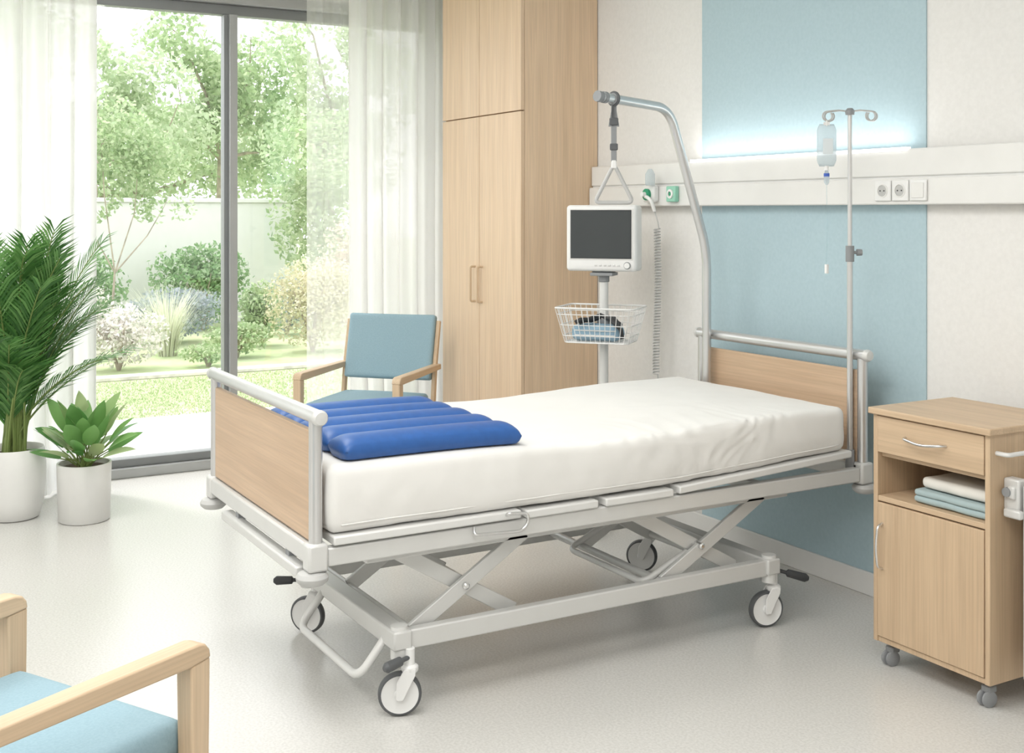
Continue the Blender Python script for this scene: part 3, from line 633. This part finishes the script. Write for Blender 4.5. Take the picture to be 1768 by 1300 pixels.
b=nb(); lathe(b,[(0,0),(.112,0),(.120,.006),(.127,.272),(.127,.28),(.117,.28),(.114,.25),(0,.25)],Matrix.Translation((QX,QY,0)),56,cap=False); obj('pot',b,M['pot'],P2,ang=60)
b=nb(); lathe(b,[(0,.262),(.07,.264),(.1145,.255)],Matrix.Translation((QX,QY,0)),32,cap=False); obj('soil',b,M['soil'],P2)
bl=nb(); st=nb(); rng=random.Random(11)
def broadleaf(bm,p,D,L_,w_,curl):
    up=V((0,0,1)); s=D.cross(up).normalized(); n_=8; prev=None; pos=V(p); ang=math.asin(max(-1,min(1,D.z))); hd=V((D.x,D.y,0)).normalized()
    tw=rng.uniform(-.7,.7)
    for k in range(n_+1):
        t=k/n_; wd=w_*math.sin(PI*min(1,t*.93+.07))**.8*(1-.2*t) if k<n_ else .0005
        dd=hd*math.cos(ang)+up*math.sin(ang); nn=s.cross(dd); s2=s*math.cos(tw)+nn*math.sin(tw); n2=s2.cross(dd)
        lift=n2*(wd*.18)
        row=[bm.verts.new(pos+s2*wd*.5+lift*.5),bm.verts.new(pos),bm.verts.new(pos-s2*wd*.5+lift*.5)]
        if prev:
            bm.faces.new((prev[0],prev[1],row[1],row[0])); bm.faces.new((prev[1],prev[2],row[2],row[1]))
        prev=row; pos=pos+dd*L_/n_; ang-=curl/n_
for i in range(48):
    az=i*2.399+rng.uniform(-.2,.2); el=.25+1.15*(i/48)+rng.uniform(-.12,.12); d=V((math.cos(az)*math.cos(el),math.sin(az)*math.cos(el),math.sin(el)))
    o=V((QX+rng.uniform(-.03,.03),QY+rng.uniform(-.03,.03),.26)); sl=rng.uniform(.05,.11)+.08*(i/48); e_=o+d*sl+V((0,0,.02))
    tube(st,[o,o.lerp(e_,.5)+V((0,0,.01)),e_],.003,6); broadleaf(bl,e_,(d+V((0,0,.12))).normalized(),rng.uniform(.15,.21),rng.uniform(.065,.09),rng.uniform(.1,.7))
obj('stem',st,M['cane'],P2); obj('foliage',bl,M['broad'],P2,ang=180,recalc=False)
# ------------------------------------------------------------------ garden
b=nb(); box(b,-5.75,XW-.12,-12,16,-.12,-.03); o=struct('terrace',b,M['terr'])
b=nb(); box(b,-60,-5.75,-40,60,-.14,-.04); struct('lawn',b,M['lawn'])
b=nb(); box(b,-8.02,-7.86,-6,14,-.04,.0); tag(obj('stone_edging',b,M['stone'],None,.01),'pale stone edging between the lawn and the planting bed','edging')
rng=random.Random(3); me=bpy.data.meshes.new('grass'); vs=[];fs=[]
for i in range(30000):
    x=-5.8-2.0*rng.random(); y=rng.uniform(-1.5,5.5); a=rng.uniform(0,PI); h=rng.uniform(.012,.028); w_=.007; k=len(vs)
    vs+=[(x-w_*math.cos(a),y-w_*math.sin(a),-.045),(x+w_*math.cos(a),y+w_*math.sin(a),-.045),(x+rng.uniform(-.02,.02),y+rng.uniform(-.02,.02),-.045+h)]; fs.append((k,k+1,k+2))
me.from_pydata(vs,[],fs); me.materials.append(M['blade']); o=bpy.data.objects.new('grass',me); C.objects.link(o); tag(o,'short green lawn grass beyond the terrace','grass',kind='stuff')
b=nb(); box(b,-13.2,-13.0,-8,4.6,-.04,1.62); box(b,-13.23,-12.97,-8,4.6,1.62,1.68); tag(obj('garden_wall',b,M['gwall'],None,.01),'plain white garden wall behind the shrubs','garden wall')
def foliage(name,mat,parent,blobs,n,size,seed,gap=.0,freq=1.2,top=False,tall=1.0):
    rng=random.Random(seed); vs=[];fs=[]; wts=[q[3]*q[4]*q[5] for q in blobs]; off=V((seed*3.1,seed*1.7,0))
    base=rootmat(parent).translation if parent else V((0,0,0)); cnt=0;tries=0
    while cnt<n and tries<n*6:
        tries+=1; q=rng.choices(blobs,wts)[0]
        d=V((rng.gauss(0,1),rng.gauss(0,1),rng.gauss(0,1))).normalized(); r_=rng.random()**.45
        p=V((q[0]+d.x*q[3]*r_,q[1]+d.y*q[4]*r_,q[2]+d.z*q[5]*r_))
        if p.z<-.02 or noise.noise(p*freq+off)<gap: continue
        cnt+=1; s=size*rng.uniform(.6,1.3); a=V((rng.gauss(0,1),rng.gauss(0,1),rng.gauss(0,1)*tall)).normalized(); b_=a.orthogonal().normalized()
        b_=(Matrix.Rotation(rng.uniform(0,6.28),3,a)@b_); p=p-base; k=len(vs)
        vs+=[p-a*s*.5,p+b_*s*.28,p+a*s*.5,p-b_*s*.28]; fs.append((k,k+1,k+2,k+3))
    me=bpy.data.meshes.new(name); me.from_pydata([tuple(v) for v in vs],[],fs); me.materials.append(mat)
    o=bpy.data.objects.new(name,me); C.objects.link(o)
    if parent:o.parent=parent
    return o
def shrub(name,label,x,y,rx,h,mat,n,size,seed,cat='shrub',stem=True,tall=1):
    t=thing(name,label,cat,(x,y,-.04)); rr=random.Random(seed)
    blobs=[(x,y,h*.5,rx*.75,rx*.9,h*.5)]+[(x+rr.uniform(-.3,.3)*rx,y+rr.uniform(-.5,.5)*rx,h*rr.uniform(.45,.72),rx*.4,rx*.5,h*.3) for _ in range(4)]
    foliage('foliage',mat,t,blobs,n,size,seed,-.25,3/max(.3,rx),tall=tall)
    b=nb()
    for k in range(5):
        a=k*1.3; tube(b,[(x,y,-.04),(x+.15*rx*math.cos(a),y+.15*rx*math.sin(a),h*.3),(x+.5*rx*math.cos(a),y+.5*rx*math.sin(a),h*.65)],[.02,.013,.005],6)
    obj('stem',b,M['bark'],t); return t
def tree(name,label,x,y,trunk_h,blobs,mat,n,size,seed,r0=.09,gap=-.05,freq=.9):
    t=thing(name,label,'tree',(x,y,-.04))
    foliage('foliage',mat,t,blobs,n,size,seed,gap,freq)
    b=nb(); rr=random.Random(seed+50); tube(b,[(x,y,-.04),(x+.03,y+.02,trunk_h*.5),(x,y+.05,trunk_h)],[r0,r0*.8,r0*.6],10)
    for q in blobs:
        e_=V((q[0],q[1],q[2])); s_=V((x,y+.05,trunk_h*.95)); tube(b,[s_,s_.lerp(e_,.5)+V((rr.uniform(-.1,.1),rr.uniform(-.1,.1),.05)),e_,e_+V((rr.uniform(-.3,.3)*q[3],rr.uniform(-.5,.5)*q[4],q[5]*.7))],[r0*.5,r0*.35,r0*.22,r0*.08],6)
    obj('trunk',b,M['bark'],t); return t
shrub('flowering_shrub','low shrub with white flowers left in the garden bed',-8.6,1.22,.55,.62,M['leafwhite'],3400,.05,21)
shrub('flowering_shrub','smaller white flowering shrub beside the tufted grass',-9.85,1.00,.42,1.0,M['leafwhite'],1600,.05,22)
shrub('lavender_bush','wide blue grey lavender bush in the middle of the bed',-10.7,2.25,.62,.62,M['lav'],3400,.055,23)
shrub('lavender_bush','blue grey lavender bush behind the window bar',-11.0,3.75,.45,.7,M['lav'],1500,.055,24)
shrub('round_shrub','rounded yellow green shrub right in the garden bed',-9.1,3.38,.62,1.0,M['leafyel'],6500,.045,25)
shrub('green_shrub','dark green shrub left, in front of the white wall',-12.2,1.55,.62,1.0,M['leafdark'],2600,.07,26)
shrub('green_shrub','broad dark green shrub in the middle, in front of the white wall',-12.1,3.0,.75,1.10,M['leafdark'],3600,.07,27)
shrub('green_shrub','bright green shrub right of the window bar',-9.95,3.10,.30,.72,M['leafmid'],1800,.06,28)
shrub('pink_shrub','tall pinkish flowering shrub at the right end of the bed',-10.3,4.5,.72,1.55,M['leafpink'],3400,.06,29)
shrub('low_groundcover','low green ground cover at the edge of the lawn',-9.0,2.50,.42,.34,M['leafmid'],1700,.05,30)
shrub('low_groundcover','low olive ground cover by the lawn, left of the window bar',-8.45,2.05,.34,.2,M['leafmid'],1000,.04,31)
t=thing('ornamental_grass','tuft of tall pale ornamental grass in the garden bed','grass tuft',(-9.55,1.92,-.04)); bl=nb(); rr=random.Random(8)
for i in range(420):
    a=rr.uniform(0,2*PI); L_=rr.uniform(.5,.85); sp=rr.uniform(.1,.65); d=V((math.cos(a),math.sin(a),0)); o_=V((-9.55,1.92,-.04))+d*rr.uniform(0,.1); s=V((-d.y,d.x,0))*.006
    p=[o_+d*sp*L_*q_**1.6+V((0,0,L_*(q_-.25*sp*q_**3))) for q_ in(0,.35,.7,1)]
    v=[[bl.verts.new(p[k]-s*(1-k*.3)),bl.verts.new(p[k]+s*(1-k*.3))] for k in range(4)]
    for k in range(3): bl.faces.new((v[k][0],v[k][1],v[k+1][1],v[k+1][0]))
obj('blades',bl,M['tuft'],t,ang=180,recalc=False)
tree('small_tree','small slender tree with loose light leaves left, before the wall',-11.5,1.72,.8,[(-11.5,1.35,1.75,.4,.55,.42),(-11.5,2.05,2.1,.45,.6,.45),(-11.5,1.6,2.55,.4,.6,.42),(-11.5,2.35,1.55,.3,.4,.3)],M['leafmid'],4600,.07,41,.020,-.08,2.0)
tree('small_tree','bushy light green tree seen right of the window bar',-12.1,4.95,1.0,[(-12.1,4.55,1.5,.6,.7,.9),(-12.1,5.1,2.3,.6,.8,.7),(-11.9,4.4,2.2,.5,.55,.6)],M['leafmid'],5600,.085,42,.05,-.15,1.6)
tree('garden_tree','tall haze-paled tree beyond the wall at the left pane',-15.3,2.2,2.2,[(-15.3,1.5,2.8,1.1,1.1,.9),(-15.3,2.7,3.3,1.1,1.1,.8),(-15.2,1.5,4.0,1.1,1.0,.7),(-15.4,3.3,2.6,1,1.0,.8),(-15.3,.6,3.4,1,1.1,.9)],M['leafhaze'],10500,.11,43,.07,.06,1.2)
tree('garden_tree','tall mid green tree beyond the wall, middle of the garden',-18.4,5.0,2.6,[(-18.4,4.4,3.1,1.4,1.3,1.1),(-18.4,5.6,4.0,1.4,1.3,1.0),(-18.4,4.3,4.7,1.2,1.0,.7),(-18.2,5.8,2.6,1.1,1.0,.7)],M['leafmid'],9000,.13,44,.08,.05,1.1)
tree('garden_tree','tall haze-paled tree beyond the wall at the right pane',-15.3,6.4,2.4,[(-15.3,5.9,2.5,1.1,1.1,1.1),(-15.3,6.5,3.6,1.2,1.2,1.0),(-15.3,5.7,4.4,1.0,1.1,.7)],M['leafhaze'],8000,.11,45,.08,.04,1.3)
tree('garden_tree','distant hazy tree at the far left beyond the wall',-19,.3,2.4,[(-19,-.3,2.8,1.3,1.4,1.1),(-19,.9,3.8,1.3,1.4,.9),(-19,0,4.7,1.2,1.2,.7)],M['leafhaze'],7000,.15,46,.1,.0,.9)
tree('garden_tree','distant low tree closing the view behind the wall',-22.6,4.2,1.8,[(-22.6,3,2.4,1.4,1.8,1.2),(-22.6,5.2,2.6,1.4,1.8,1.3),(-22.6,7.4,2.8,1.4,1.8,1.5),(-22.6,1.0,2.4,1.4,1.7,1.1)],M['leafhaze'],12000,.16,47,.12,-.2,.8)
# ------------------------------------------------------------------ light
wd=bpy.data.worlds.new('world'); S.world=wd; wd.use_nodes=True; bg=wd.node_tree.nodes['Background']; bg.inputs[0].default_value=(.96,.98,1,1); bg.inputs[1].default_value=2.7
def light(name,kind,loc,energy,rot=(0,0,0),size=1,sy=None,col=(1,1,1)):
    l=bpy.data.lights.new(name,kind); l.energy=energy; l.color=col
    if kind=='AREA':
        l.size=size
        if sy: l.shape='RECTANGLE'; l.size_y=sy
    else: l.angle=size
    o=bpy.data.objects.new(name,l); C.objects.link(o); o.location=loc; o.rotation_euler=rot; return o
sun=light('sun','SUN',(0,0,8),2.8,size=math.radians(8),col=(1,.975,.93)); sun.rotation_euler=V((.45,.25,-1.0)).to_track_quat('-Z','Y').to_euler()
for i,(x,y) in enumerate(((-1.6,-.2),(.8,-.4),(3.0,-.6),(-.4,-2.4),(2.4,-2.4))):
    light('ceiling_fill','AREA',(x,y,2.97),40 if i<3 else 36,size=1.4,sy=1.4,col=(1,.99,.965))  # unseen area lamps added under the ceiling to fill the room
light('rail_uplight','AREA',(-.52,2.262,1.748),1.5,rot=(PI-.02,0,0),size=1.26,sy=.05,col=(1,.99,.97))
# ------------------------------------------------------------------ camera
cd=bpy.data.cameras.new('camera'); cam=bpy.data.objects.new('camera',cd); C.objects.link(cam)
cam.location=(3.2,-1.2,1.5); cam.rotation_euler=(PI/2,0,math.radians(60)); cd.sensor_width=36; cd.lens=36*2040/1768; cd.shift_y=-285/1768; cd.clip_start=.05; cd.clip_end=300
S.camera=cam
S.view_settings.view_transform='Standard'
